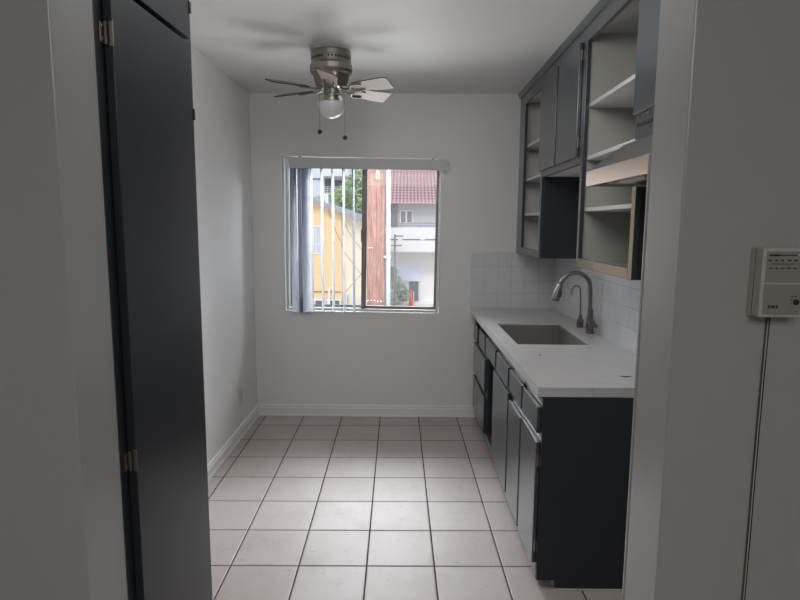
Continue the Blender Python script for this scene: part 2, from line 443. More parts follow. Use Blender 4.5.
d1 = pdoor(.03, 2.018, AD); d2 = pdoor(2.032, 2.53, AD)
def hinge(z, par, y=1.1745, x=PX, s=.85):
    bm = bmesh.new()
    lathe([(.0045 * s, z - .026 * s), (.0045 * s, z + .026 * s)], x + .006, y, 10, bm=bm)
    box(bm, x + .0002, x + .0025, y - .016 * s, y, z - .022 * s, z + .022 * s)
    box(bm, x + .012, x + .0205, y + .0005, y + .004 * s, z - .028 * s, z + .028 * s)
    for zz in (z - .014 * s, z + .014 * s): box(bm, x + .002, x + .0045, y - .012 * s, y - .007 * s, zz - .003, zz + .003)
    return obj('hinge', bm, M['brass'], par, bevel=.0008)
hinge(1.926, d1); hinge(1.055, d1); hinge(2.38, d2)
fe = Vector(HP) + Matrix.Rotation(-AD, 4, 'Z') @ Vector((0, .383, 0))
def catch(z, par, h=.03):
    bm = bx(fe.x + .004, fe.x + .0215, fe.y + .001, fe.y + .013, z - h / 2, z + h / 2)
    obj('door_catch', bm, M['black'], par, bevel=.003)
catch(1.845, d1); catch(2.112, d2)

# ------------------------------------------------------------------ base cabinets
def knobless_front(name, par, y0, y1, z0, z1, ang=0., hinge_y=None, x=LX, th=.019, bev=.004):
    bm = bx(x - th, x - .0005, y0, y1, z0, z1)
    if ang: xf(bm, about((x, hinge_y, 0), Matrix.Rotation(ang, 4, 'Z')))
    return obj(name, bm, M['navy'], par, bevel=bev)
KX = .663
ZB = .857
def base_unit(name_label, ya, yb):
    t = thing('base_cabinet', name_label, 'cabinet', (.88, (ya + yb) / 2, 0)); return t
# unit beside the back wall
B1 = base_unit('dark base cabinet against the back wall, with four drawers', 3.905, 4.575)
obj('carcass', bxs([(LX + .02, XR - .011, 3.9115, 3.923, .1, ZB), (LX + .02, XR - .011, 4.557, 4.575, .1, ZB), (LX + .02, XR - .011, 3.923, 4.557, .1, .118), (XR - .02, XR - .011, 3.923, 4.557, .118, ZB)]), M['panel'], B1)
obj('face_frame', bxs([(LX, LX + .02, 3.905, 3.935, .04, ZB), (LX, LX + .02, 4.545, 4.575, .04, ZB), (LX, LX + .02, 4.225, 4.36, .64, ZB), (LX, LX + .02, 3.935, 4.545, .80, ZB), (LX, LX + .02, 3.935, 4.545, .63, .665), (LX, LX + .02, 3.935, 4.545, .355, .405), (LX, LX + .02, 3.935, 4.545, .04, .105)]), M['navy'], B1, bevel=.001)
obj('toe_kick', bx(KX, KX + .015, 3.905, 4.575, 0, .1), M['toe'], B1)
for y0, y1, z0, z1, dx in ((4.365, 4.565, .655, .785, .0), (3.922, 4.226, .672, .797, .004), (3.920, 4.562, .398, .633, .0), (3.920, 4.562, .100, .360, 0.)):
    knobless_front('drawer', B1, y0, y1, z0, z1, x=LX - dx)
# sink unit
B2 = base_unit('dark base cabinet under the sink, its far bay open and doorless', 3.0, 3.904)
obj('carcass', bxs([(LX + .02, XR - .011, 3.892, 3.904, .1, .62), (LX + .02, XR - .011, 3.0, 3.018, .1, ZB), (LX + .02, XR - .011, 3.018, 3.886, .1, .118), (XR - .02, XR - .011, 3.018, 3.886, .118, ZB)]), M['panel'], B2)
obj('face_frame', bxs([(LX, LX + .02, 3.886, 3.904, .04, ZB), (LX, LX + .02, 3.0, 3.03, .04, ZB), (LX, LX + .02, 3.530, 3.552, .04, .66), (LX, LX + .02, 3.03, 3.886, .655, .70), (LX, LX + .02, 3.03, 3.886, .79, ZB), (LX, LX + .02, 3.03, 3.886, .04, .105), (LX, LX + .02, 3.432, 3.472, .70, .79)]), M['navy'], B2, bevel=.001)
obj('toe_kick', bx(KX, KX + .015, 3.0, 3.904, 0, .1), M['toe'], B2)
knobless_front('false_front', B2, 3.476, 3.895, .684, .800); knobless_front('false_front', B2, 3.034, 3.428, .685, .801)
dc = knobless_front('door', B2, 3.022, 3.535, .10, .662)
def bhinge(y, z, par, x=LX, m='brass'):
    bm = bmesh.new(); lathe([(.0045, z - .026), (.0045, z + .026)], x - .010, y, 10, bm=bm)
    box(bm, x - .004, x - .0005, y - .014, y + .004, z - .022, z + .022)
    return obj('hinge', bm, M[m], par, bevel=.0006)
bhinge(3.545, .586, dc); bhinge(3.545, .284, dc)
obj('catch', bx(LX - .021, LX - .018, 3.024, 3.034, .535, .58), M['brass'], dc)
# near unit
B3 = base_unit('dark base cabinet at the near end of the worktop, two doors ajar under two drawers', 2.32, 2.999)
obj('carcass', bxs([(LX + .02, XR - .011, 2.981, 2.999, .1, ZB), (LX + .02, XR - .011, 2.34, 2.981, .1, .118), (XR - .02, XR - .011, 2.34, 2.981, .118, ZB)]), M['panel'], B3)
obj('face_frame', bxs([(LX, LX + .02, 2.345, 2.370, .04, ZB), (LX, LX + .02, 2.975, 2.999, .04, ZB), (LX, LX + .02, 2.64, 2.69, .68, ZB), (LX, LX + .02, 2.370, 2.975, .79, ZB), (LX, LX + .02, 2.370, 2.975, .64, .70), (LX, LX + .02, 2.370, 2.975, .04, .105)]), M['navy'], B3, bevel=.001)
obj('end_panel', prism([(LX, .04), (.659, .04), (.659, .0), (XR - .011, .0), (XR - .011, ZB), (LX, ZB)], 'y', 2.32, 2.3445), M['panel'], B3, bevel=.0015)
obj('toe_kick', bxs([(KX - .018, KX, 2.345, 2.999, 0, .1)]), M['toe'], B3)
obj('base_strip', bx(.655, XR - .012, 2.309, 2.3195, 0, .006), M['toe'], B3, bevel=.003)
knobless_front('drawer', B3, 2.671, 2.992, .689, .803); knobless_front('drawer', B3, 2.338, 2.640, .694, .808)
de = knobless_front('door', B3, 2.692, 2.990, .085, .637, .008, 2.99)
df = knobless_front('door', B3, 2.338, 2.668, .110, .655, -.010, 2.338)
bhinge(2.334, .576, df); bhinge(2.334, .192, df)

# worktop with the sink hole
def worktop():
    bm = bmesh.new(); o = [(.5520, 2.316), (XR - .0105, 2.316), (XR - .0105, D - .0105), (.5265, D - .0105)]
    i = [(.632, 3.178), (1.047, 3.172), (1.049, 3.888), (.623, 3.890)]
    R = {}
    for z in (CT - .014, CT):
        a = [bm.verts.new((x, y, z)) for x, y in o]; b = [bm.verts.new((x, y, z)) for x, y in i]; R[z] = (a, b)
        for k in range(4): bm.faces.new((a[k], a[(k + 1) % 4], b[(k + 1) % 4], b[k]))
    for k in range(4):
        for j in (0, 1): bm.faces.new((R[CT - .014][j][k], R[CT - .014][j][(k + 1) % 4], R[CT][j][(k + 1) % 4], R[CT][j][k]))
    return bm
bmw = worktop()
box(bmw, .551, .571, 2.3161, D - .011, CT - .042, CT - .0141); box(bmw, .571, XR - .0106, 2.3161, 2.336, CT - .042, CT - .0141)
for v in bmw.verts:
    if abs(v.co.x - .551) < 1e-4: v.co.x = .5522 - (v.co.y - 2.316) * .0255 / 2.2535
tag(obj('worktop', bmw, M['quartz'], bevel=.001), 'pale veined quartz worktop over the dark base cabinets', 'worktop')
# sink: one bowl
SK = thing('kitchen_sink', 'rectangular grey undermount sink bowl in the quartz worktop', 'sink', (.84, 3.53, CT - .24))
def bowl():
    bm = bmesh.new(); z1 = CT - .0145; z0 = CT - .235; a = (.618, 3.165, 1.058, 3.900)
    def rr(x0, y0, x1, y1, r, z):
        out = []
        for cx_, cy_, a0 in ((x1 - r, y1 - r, 0), (x0 + r, y1 - r, 90), (x0 + r, y0 + r, 180), (x1 - r, y0 + r, 270)):
            for k in range(5):
                t = math.radians(a0 + k * 22.5); out.append(bm.verts.new((cx_ + r * math.cos(t), cy_ + r * math.sin(t), z)))
        return out
    e = .012
    rings = [rr(a[0] - .008, a[1] - .008, a[2] + .008, a[3] + .008, .02, z1), rr(a[0] + e, a[1] + e, a[2] - e, a[3] - e, .012, z1), rr(a[0] + e, a[1] + e, a[2] - e, a[3] - e, .012, z0 + .02),
             rr(a[0] + e + .02, a[1] + e + .02, a[2] - e - .02, a[3] - e - .02, .012, z0), rr(.83, 3.52, .85, 3.54, .008, z0 - .004),]
    for A, B in zip(rings, rings[1:]):
        n = len(A)
        for k in range(n): bm.faces.new((A[k], A[(k + 1) % n], B[(k + 1) % n], B[k]))
    bm.faces.new(rings[-1])
    bmesh.ops.recalc_face_normals(bm, faces=bm.faces)
    bmesh.ops.solidify(bm, geom=bm.faces, thickness=.0025)
    return bm
obj('bowl', bowl(), M['sink'], SK, smooth=False)
obj('drain', lathe([(.045, CT - .231), (.042, CT - .2275), (.03, CT - .2285), (0, CT - .231)], .84, 3.53, 24), M['steel'], SK, smooth=True)

# faucet
FY = 3.53
F = thing('kitchen_faucet', 'brushed nickel gooseneck pull-down kitchen faucet behind the sink', 'faucet', (1.143, FY, CT))
obj('base', lathe([(.027, CT), (.027, CT + .006), (.0235, CT + .010), (.0235, CT + .075), (.019, CT + .092), (.0165, CT + .15), (.0135, CT + .155)], 1.143, FY, 28), M['steel'], F, smooth=False, bevel=.001)
arc = [(1.140, FY, CT + .14), (1.1395, FY, 1.12), (1.134, FY, 1.19)]
for k in range(0, 11):
    a = math.radians(8 + k * 15.5); arc.append((1.043 + .091 * math.cos(a), FY, 1.19 + .084 * math.sin(a)))
arc += [(.948, FY, 1.185)]
obj('spout', tube(smooth_path(arc, 4), .0128, 16), M['steel'], F, smooth=True)
hd = [(.954, FY, 1.212), (.948, FY, 1.195), (.938, FY, 1.160), (.9235, FY, 1.112), (.9205, FY, 1.102)]
sh = obj('spray_head', tube(hd, [.0138, .0165, .0205, .0255, .025], 20), M['steel'], F, smooth=True)
obj('spray_button', tube([(.958, FY - .004, 1.165), (.9535, FY - .004, 1.14), (.949, FY - .004, 1.122)], [.005, .008, .006], 10), M['black'], sh, smooth=True)
obj('collar', tube([(1.1399, FY, 1.035), (1.1399, FY, 1.046)], .0155, 20), M['steel'], F)
hdl = obj('lever_hub', tube([(1.143, FY + .01, CT + .075), (1.1445, FY - .042, CT + .068)], [.020, .0205], 18), M['steel'], F, bevel=.001)
obj('lever', tube(smooth_path([(1.112, FY - .036, CT + .108), (1.128, FY - .038, CT + .088), (1.146, FY - .040, CT + .066), (1.172, FY - .042, CT + .050)], 3), [.007, .0075, .0085, .0095, .0105, .0115, .0125, .013, .0125, .0125][:10], 12), M['steel'], hdl, smooth=True)

GY = 3.74
G = thing('filter_tap', 'slim nickel filtered-water tap beside the larger faucet', 'tap', (1.147, GY, CT))
obj('base', lathe([(.021, CT), (.021, CT + .05), (.014, CT + .058), (.010, CT + .082), (.006, CT + .084)], 1.147, GY, 24), M['steel'], G, bevel=.001)
pts = [(1.146, GY, CT + .07), (1.144, GY, 1.03), (1.142, GY, 1.10), (1.1385, GY, 1.14)]
for k in range(0, 9):
    a = math.radians(15 + k * 18); pts.append((1.114 + .026 * math.cos(a), GY, 1.146 + .027 * math.sin(a)))
pts += [(1.085, GY, 1.135), (1.083, GY, 1.112)]
obj('spout', tube(smooth_path(pts, 3), .0048, 10), M['steel'], G, smooth=True)
obj('lever', tube([(1.147, GY - .012, CT + .042), (1.155, GY - .045, CT + .050)], [.006, .005], 10), M['steel'], G, smooth=True)
# little brown scrap near the front corner of the worktop
bm = bmesh.new()
for dx, dy, s in ((0, 0, .015), (.018, .006, .012), (-.014, .008, .009)):
    vs = [bm.verts.new((.975 + dx + s * r * math.cos(a), 2.49 + dy + s * r * math.sin(a), CT + .0005)) for a, r in ((0, 1), (1.1, .7), (2.2, 1.1), (3.3, .8), (4.3, 1), (5.3, .6))]
    bm.faces.new(vs)
bmesh.ops.solidify(bm, geom=bm.faces, thickness=-.009)
M['scrap'] = mat('brown_scrap', (.10, .065, .045), .7)
tag(obj('paper_scrap', bm, M['scrap']), 'small brown scrap lying on the near right of the worktop', 'scrap')
M['crumb'] = mat('dark_crumb', (.05, .04, .035), .7)
tag(obj('crumb', lathe([(0, CT + .0005), (.006, CT + .001), (.004, CT + .003), (0, CT + .004)], .693, 2.898, 8), M['crumb']), 'tiny dark crumb on the worktop in front of the sink', 'crumb')

# ------------------------------------------------------------------ wall cabinets
XB = XR - .0005
def hollow(ya, yb, za, zb, t=.018):
    return [(UX + .02, XB, ya, ya + t, za, zb), (UX + .02, XB, yb - t, yb, za, zb), (UX + .02, XB, ya + t, yb - t, za, za + t), (UX + .02, XB, ya + t, yb - t, zb - t, zb)]
ZU = HC - .0005
def back_lining(par, ya, yb, za, zb, m='inner'):
    obj('lining', bxs([(XB - .006, XB - .001, ya + .018, yb - .018, za + .018, zb - .018), (UX + .021, XB - .006, ya + .018, ya + .021, za + .018, zb - .018), (UX + .021, XB - .006, yb - .021, yb - .018, za + .018, zb - .018),
                       (UX + .021, XB - .006, ya + .021, yb - .021, za + .018, za + .021), (UX + .021, XB - .006, ya + .021, yb - .021, zb - .07, zb - .066)]), M[m], par)
def shelves(par, ya, yb, zs):
    for z in zs: obj('shelf', bx(UX + .024, XB - .007, ya + .0215, yb - .0215, z - .009, z + .009), M['shelf'], par, bevel=.001)
def uface(par, ya, yb, za, zb, l, r, b, t=.11):
    return obj('face_frame', bxs([(UX, UX + .02, ya, ya + l, za, zb), (UX, UX + .02, yb - r, yb, za, zb), (UX, UX + .02, ya + l, yb - r, za, za + b), (UX, UX + .02, ya + l, yb - r, zb - t, zb)]), M['navy'], par, bevel=.002)
U1 = thing('wall_cabinet', 'dark open-front wall cabinet in the corner by the window, with light shelves', 'cabinet', (1.04, 4.18, 1.346))
obj('carcass', bxs(hollow(3.792, D - .0005, 1.346, ZU)), M['panel'], U1)
uface(U1, 3.792, D - .0005, 1.346, ZU, .041, .185, .049)
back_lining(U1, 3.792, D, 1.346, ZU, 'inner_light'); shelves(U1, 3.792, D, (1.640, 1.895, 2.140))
U2 = thing('wall_cabinet', 'short dark wall cabinet with two closed flat doors above the sink', 'cabinet', (1.04, 3.38, 1.87))
obj('carcass', bxs(hollow(2.971, 3.7915, 1.8725, ZU)), M['panel'], U2)
obj('underside', bx(UX + .021, XB, 2.972, 3.791, 1.8700, 1.8722), M['shelf'], U2)
uface(U2, 2.971, 3.7915, 1.868, ZU, .03, .03, .06)
e1 = obj('door', bx(UX - .019, UX - .0005, 3.430, 3.815, 1.905, 2.458), M['navy'], U2, bevel=.003)
e2 = obj('door', bx(UX - .019, UX - .0005, 3.000, 3.396, 1.905, 2.458), M['navy'], U2, bevel=.003)
def uhinge(y, z, par, m='brass'):
    bm = bmesh.new(); lathe([(.0045, z - .026), (.0045, z + .026)], UX - .010, y, 10, bm=bm)
    box(bm, UX - .0035, UX - .0005, y - .014, y + .004, z - .022, z + .022)
    return obj('hinge', bm, M[m], par, bevel=.0006)
for z in (2.395, 1.975): uhinge(2.991, z, e2)
uhinge(3.822, 2.385, e1, 'black')
U3 = thing('wall_cabinet', 'large dark open-front wall cabinet with light shelves between sink cabinet and hood', 'cabinet', (1.04, 2.6, 1.352))
obj('carcass', bxs(hollow(2.236, 2.970, 1.352, ZU)), M['panel'], U3)
uface(U3, 2.236, 2.970, 1.352, ZU, .040, .034, .044)
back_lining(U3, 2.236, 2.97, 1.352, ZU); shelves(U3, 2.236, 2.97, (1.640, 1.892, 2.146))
U4 = thing('wall_cabinet', 'dark wall cabinet above the range hood beside the partition wall', 'cabinet', (1.04, 1.85, 1.92))
obj('carcass', bxs(hollow(1.470, 2.2355, 1.955, ZU)), M['panel'], U4)
uface(U4, 1.470, 2.2355, 1.950, ZU, .04, .04, .05)
obj('door', bx(UX - .019, UX - .0005, 1.86, 2.262, 1.975, 2.47), M['navy'], U4, bevel=.003)
obj('door', bx(UX - .019, UX - .0005, 1.48, 1.852, 1.975, 2.47), M['navy'], U4, bevel=.003)
# cornice
tag(obj('cornice', prism([(UX, HC - .040), (UX - .008, HC - .040), (UX - .011, HC - .034), (UX - .020, HC - .010), (UX - .020, HC - .0005), (UX, HC - .0005)], 'y', 1.17, D - .001), M['navy']), 'dark moulding strip along the ceiling above the wall cabinets', 'moulding')
# range hood
RH = thing('range_hood', 'stainless under-cabinet range hood above the empty stove gap', 'range hood', (.93, 1.85, 1.70))
HXF = .682
obj('canopy', prism([(HXF + .001, 1.762), (.817, 1.861), (UX - .012, 1.8625), (XB, 1.8625), (XB, 1.72), (HXF + .001, 1.72)], 'y', 1.475, 2.230), M['hoodc'], RH, bevel=.001)
obj('vent_box', bx(UX - .012, XB, 1.475, 2.2345, 1.863, 1.9485), M['navy'], RH, bevel=.001)
obj('front_lip', bx(HXF, HXF + .012, 1.473, 2.232, 1.7075, 1.7625), M['hood'], RH, bevel=.0015)
for ya_, yb_ in ((2.2305, 2.2335), (1.473, 1.4745)): obj('side_lip', bx(HXF + .012, XB, ya_, yb_, 1.7075, 1.735), M['hood'], RH)
bm = bmesh.new()
for k in range(24):
    y = 1.50 + k * .030; box(bm, UX - .0155, UX - .0125, y, y + .012, 1.929, 1.935)
obj('vent_slots', bm, M['steel'], RH)
obj('vent_slot_backing', bx(UX - .0145, UX - .0121, 1.495, 2.225, 1.925, 1.939), M['black'], RH)
obj('grease_filter', bx(HXF + .06, XB - .06, 1.55, 2.16, 1.712, 1.7195), M['steel'], RH, bevel=.002)
obj('lamp_cover', bx(HXF + .025, HXF + .055, 1.75, 1.95, 1.700, 1.7195), M['plate'], RH, bevel=.003)

# ------------------------------------------------------------------ outlets
def outlet(label, loc, nx):
    t = thing('wall_outlet', label, 'outlet', loc); x, y, z = loc
    a, b = sorted((x, x + nx * .006)); obj('cover_plate', bx(a, b, y - .037, y + .037, z, z + .118), M['plate'], t, bevel=.002)
    for zz in (z + .036, z + .082):
        a, b = sorted((x + nx * .006, x + nx * .008)); s = obj('socket', bx(a, b, y - .017, y + .017, zz - .014, zz + .014), M['plate'], t, bevel=.002)
        a, b = sorted((x + nx * .008, x + nx * .0085)); obj('slots', bxs([(a, b, y - .008, y - .005, zz - .006, zz + .006), (a, b, y + .005, y + .008, zz - .006, zz + .006)]), M['ink'], s)
outlet('white power outlet low on the left wall near the corner', (XL + .0005, 4.115, .238), 1)
outlet('white power outlet on the tiled wall beyond the filter tap', (XR - .0105, 4.20, .985), -1)

# ------------------------------------------------------------------ ceiling fan
FX, FYc, FZ = -.442, 3.522, HC
FN = thing('ceiling_fan', 'small six-blade pewter ceiling fan with a frosted light bowl', 'ceiling fan', (FX, FYc, HC))
obj('motor_housing', lathe([(.112, HC - .0005), (.117, HC - .006), (.117, HC - .030), (.114, HC - .034), (.114, HC - .056), (.117, HC - .060), (.117, HC - .066), (.124, HC - .080), (.124, HC - .108), (.118, HC - .122), (.108, HC - .130)], FX, FYc, 60), M['bronze'], FN, smooth=False, bevel=.0008)
for k in range(36):
    if k % 9 == 8: continue
    m_ = Matrix.Translation((FX, FYc, HC - .045)) @ Matrix.Rotation(2 * PI * k / 36, 4, 'Z') @ Matrix.Translation((.1145, 0, 0))
    obj('vent_hole', xf(bx(-.001, .001, -.006, .006, -.006, .006), m_), M['black'], FN)
flute = lambda a, z: 1 + .07 * math.cos(6 * a + .6) * min(1, max(0, (HC - .125 - z) / .02))
obj('fluted_cup', lathe([(.105, HC - .128), (.102, HC - .135), (.097, HC - .150), (.091, HC - .172), (.083, HC - .194), (.068, HC - .204), (.052, HC - .208)], FX, FYc, 72, mod=flute), M['bronze'], FN, smooth=True)
obj('light_fitter', lathe([(.050, HC - .204), (.046, HC - .208), (.046, HC - .236), (.041, HC - .240), (.041, HC - .252), (.045, HC - .256), (.045, HC - .280), (.060, HC - .284), (.060, HC - .290)], FX, FYc, 36), M['bronze'], FN, smooth=False, bevel=.0008)
gz = HC - .292
prof = [(.058, HC - .2815), (.078, HC - .2825), (.0845, HC - .288)]
for k in range(0, 13):
    a = math.radians(-k * 90 / 12); prof.append((.0850 * math.cos(a) if k < 12 else 0, gz + .084 * math.sin(a)))
obj('light_globe', lathe(prof, FX, FYc, 40), M['globe'], FN, smooth=True)
ZBL = 2.346
for k in range(6):
    a = math.radians(34 + 60 * k)
    T = Matrix.Translation((FX, FYc, ZBL)) @ Matrix.Rotation(a, 4, 'Z') @ Matrix.Rotation(math.radians(-19), 4, 'X')
    # outline: r along x, width along y
    def outl(s):
        o = [(.150, -.030), (.158, -.040), (.20, -.045 - .0), (.35, -.057), (.380, -.055), (.389, -.048), (.389, .048), (.380, .055), (.35, .057), (.20, .045), (.158, .040), (.150, .030)]
        return [(x, y * s) for x, y in o]
    bl = bmesh.new()
    A = [bl.verts.new((x, y, -.003)) for x, y in outl(1)]; B = [bl.verts.new((x, y, .003)) for x, y in outl(1)]
    f0 = bl.faces.new(A[::-1]); f1 = bl.faces.new(B)
    n = len(A)
    for i in range(n): q = bl.faces.new((A[i], A[(i + 1) % n], B[(i + 1) % n], B[i])); q.material_index = 0
    f0.material_index = 1; f1.material_index = 0
    xf(bl, T)
    bo = obj('blade', bl, [M['bladetop'], M['bladeund']], FN)
    br = bmesh.new()
    tube(smooth_path([(.045, 0, .012), (.085, 0, -.004), (.115, 0, -.010), (.135, -.010, -.009)], 3), .0065, 8, bm=br)
    tube(smooth_path([(.215, -.026, -.007), (.18, -.033, -.008), (.150, -.028, -.009), (.134, 0, -.010), (.150, .028, -.009), (.18, .033, -.008), (.215, .026, -.007)], 4), .0055, 8, bm=br)
    xf(br, T); obj('blade_iron', br, M['bronze'], FN, smooth=True)
def chain(x, y, z0, z1):
    bm = bmesh.new(); n = int((z0 - z1) / .008)
    tube([(x, y, z0), (x, y, z1)], .0009, 6, bm=bm)
    for k in range(n): 
        z = z0 - k * .008; lathe([(0, z - .0016), (.0016, z), (0, z + .0016)], x, y, 6, bm=bm)
    c = obj('pull_chain', bm, M['chain'], FN)
    obj('chain_knob', lathe([(0, z1 - .029), (.010, z1 - .025), (.0150, z1 - .014), (.010, z1 - .004), (.003, z1), (0, z1 + .002)], x, y, 16), M['black'], c, smooth=True)
chain(-.502, 3.45, 2.305, 2.106); chain(-.358, 3.465, 2.305, 2.076)
obj('chain_arm', tube([(-.47, 3.49, 2.31), (-.502, 3.45, 2.305)], .002, 6), M['bronze'], FN)
obj('chain_arm', tube([(-.40, 3.49, 2.31), (-.358, 3.465, 2.305)], .002, 6), M['bronze'], FN)

# ------------------------------------------------------------------ intercom and cable on the right
IC = thing('wall_intercom', 'beige wall intercom panel with a small black button, by the doorway', 'intercom', (.68, Y0, 1.40))
ix0, ix1, iz0, iz1 = .594, .668, 1.409, 1.5255
obj('back_plate', bx(ix0 + .0005, ix1 - .0005, Y0 - .012, Y0 - .0002, iz0 - .001, iz1), M['inter'], IC, bevel=.0015)
obj('gap', bx(ix0 + .0012, ix1 - .0012, Y0 - .0145, Y0 - .012, iz0 + .001, iz1 - .001), M['brownwire'], IC)
obj('housing', bx(ix0, ix1, Y0 - .035, Y0 - .0145, iz0, iz1), M['inter'], IC, bevel=.0015)
yf = Y0 - .035
obj('face_panel', bx(ix0 + .006, ix1 - .005, yf - .0008, yf + .0005, 1.4680, 1.5195), M['interp'], IC)
obj('face_panel', bx(ix0 + .006, ix1 - .005, yf - .0008, yf + .0005, 1.4135, 1.4650), M['interp'], IC)
bm = bmesh.new(); ya, yb = yf - .0014, yf - .0007
box(bm, .6035, .621, ya, yb, 1.5120, 1.5148); box(bm, .621, .650, ya, yb, 1.5127, 1.5143)
for k, w in enumerate((.0045, .004, .004, .0055, .006)):
    x = .6035 + k * .0105; box(bm, x, x + w, ya, yb, 1.5035, 1.5060)
    x = .6055 + k * .0100; box(bm, x, x + w * .8, ya, yb, 1.4905, 1.4928)
    if k < 4: box(bm, x + .0065, x + .0072, ya, yb, 1.4905, 1.4928)
box(bm, .608, .648, ya, yb, 1.4985, 1.4993)
obj('printed_marks', bm, M['ink'], IC)
fx = lambda b_, x, z: xf(b_, Matrix.Translation((x, yf - .0008, z)) @ Matrix.Rotation(PI / 2, 4, 'X'))
obj('indicator', fx(lathe([(.0018, 0), (.0016, .0012), (0, .0018)], 0, 0, 12), .6525, 1.5133), M['led'], IC)
obj('button', fx(lathe([(.0046, 0), (.0046, .0025), (.0038, .0035), (0, .0038)], 0, 0, 20), .6545, 1.4352), M['ink'], IC)
obj('button_marks', bxs([(.6455, .6555, ya, yb, 1.4445, 1.4453), (.6465, .6485, ya, yb, 1.4385, 1.4400), (.6455, .6485, ya, yb, 1.4318, 1.4326)]), M['ink'], IC)
cu = bpy.data.curves.new('lettering', 'FONT'); cu.body = 'E M S'; cu.size = .0072; cu.extrude = .0004; cu.offset = .0003
to = bpy.data.objects.new('t', cu); COL.objects.link(to); bpy.context.view_layer.update(); dg = bpy.context.evaluated_depsgraph_get()
me = bpy.data.meshes.new_from_object(to.evaluated_get(dg)); bpy.data.objects.remove(to)
lt = bmesh.new(); lt.from_mesh(me); xf(lt, Matrix.Translation((.6085, yf - .0012, 1.4245)) @ Matrix.Rotation(PI / 2, 4, 'X'))
obj('lettering', lt, M['ink'], IC)
CB = thing('wall_cable', 'thin twin cable running down the wall below the intercom', 'cable', (.632, Y0, .02))
for dx, mm in ((-.0022, 'brownwire'), (0.0, 'palewire'), (.0022, 'black')):
    pts = [(.632 + dx, Y0 - .003, 1.404 - k * .1) for k in range(14)] + [(.632 + dx, Y0 - .003, .01)]
    pts = [(p[0] + .0006 * math.sin(p[2] * 9), p[1], p[2]) for p in pts]
    obj('wire', tube(pts, .0013, 6), M[mm], CB, smooth=True)

# ------------------------------------------------------------------ outdoors
GZ = -2.25
g = obj('ground', bx(-30, 30, D + .5, 70, GZ - .1, GZ), M['asphalt']); struct(g)
# utility pole near the window
UP = thing('utility_pole', 'thick reddish brown wooden utility pole close outside the window', 'pole', (-.455, 9., GZ))
obj('post', lathe([(.158, GZ), (.150, 0), (.143, 2.5), (.135, 6.5)], -.456, 9., 28, mod=lambda a, z: 1 + .02 * math.sin(9 * a) + .015 * math.sin(23 * a)), M['pole'], UP, smooth=True)
obj('conduit', lathe([(.036, GZ), (.036, 6.)], -.268, 8.98, 16), M['conduit'], UP, smooth=True)
for z in (-.9, 1.05, 2.9): obj('conduit_strap', bx(-.33, -.228, 8.90, 8.945, z, z + .03), M['conduit'], UP)
for z, s_ in ((2.345, .020), (2.303, .024), (2.262, .026)): obj('number_tag', bx(-.424 - s_, -.424 + s_, 8.835, 8.855, z - .015, z + .016), M['white'], UP)
for k in range(5):
    x = -.58 + k * .05; q = random.uniform(-.015, .015)
    obj('staple', bx(x, x + random.uniform(.010, .02), 8.84, 8.9, .385 + q, .402 + q), M['white'], UP)
for x in (-.57, -.54, -.51): obj('staple', bx(x, x + .014, 8.84, 8.9, 1.203, 1.213), M['white'], UP)

# orange building
OB = thing('orange_building', 'orange stucco building with a sloping grey roof edge, seen left of the pole', 'building', (-4, 19.5, GZ))
OY = 18.
rk = lambda x: 2.40 - (x + 2.971) * .362     # rake line
obj('wall', prism([(-9.5, GZ), (-1.985, GZ), (-1.985, rk(-1.985) - .1), (-6, rk(-6) - .1), (-9.5, rk(-6) - 1.3)], 'y', OY, OY + 4), M['orange'], OB)
obj('side_wing', prism([(-1.984, GZ), (-.85, GZ), (-.85, rk(-.85) - .1), (-1.984, rk(-1.984) - .1)], 'y', OY + .12, OY + 4), M['cream'], OB)
obj('roof', prism([(-.75, rk(-.75) - .13), (-.75, rk(-.75)), (-6, rk(-6) + .02), (-9.7, rk(-6) - 1.32), (-9.7, rk(-6) - 1.45), (-6, rk(-6) - .14)], 'y', OY - .25, OY + 4.2), M['rooft'], OB)
obj('vent_pipe', lathe([(.055, rk(-2.42) - .2), (.055, 2.46), (.07, 2.46), (.07, 2.50)], -2.42, OY - .1, 12), M['white'], OB)
wf = obj('window', bxs(framel(-2.95, -2.60, .64, 1.51, OY - .04, OY - .001, .035, .035, .04, .03) + [(-2.79, -2.765, OY - .03, OY - .002, .68, 1.48), (-2.915, -2.635, OY - .03, OY - .002, .93, .96)]), M['white'], OB)
obj('pane', bx(-2.915, -2.635, OY - .010, OY - .0015, .68, 1.48), M['curtain'], wf)
def cab(pts): return obj('cable_run', tube([(x, OY - .03, z) for x, z in pts], .0065, 5), M['cable'], OB)
cab([(-2.374, 1.97), (-2.148, 1.345), (-1.849, .643), (-1.36, -.01)]); cab([(-1.97, 1.85), (-1.844, 1.494), (-1.613, 1.08), (-1.428, .879), (-1.0, .3)]); cab([(-1.36, .037), (-1.857, -.533)])
obj('conduit', tube([(-2.9, OY - .03, -.54), (-2.02, OY - .03, -.545)], .014, 6), M['bark'], OB)
obj('standpipe', tube([(-2.376, OY - .08, -.40), (-2.378, OY - .08, -1.2)], .035, 8), M['white'], OB)
for a, b in ((-2.86, -2.50), (-2.44, -2.02)):
    q = obj('low_window', bxs(framel(a, b, -1.25, -.78, OY - .05, OY - .001, .04, .04, .04, .04)), M['white'], OB)
    obj('pane', bx(a + .04, b - .04, OY - .012, OY - .0015, -1.21, -.82), M['pane'], q)
for a in (-1.90, -1.70, -1.42): obj('meter_box', bx(a, a + .07, OY - .02, OY + .1, -.95, -.62), M['house'], OB)

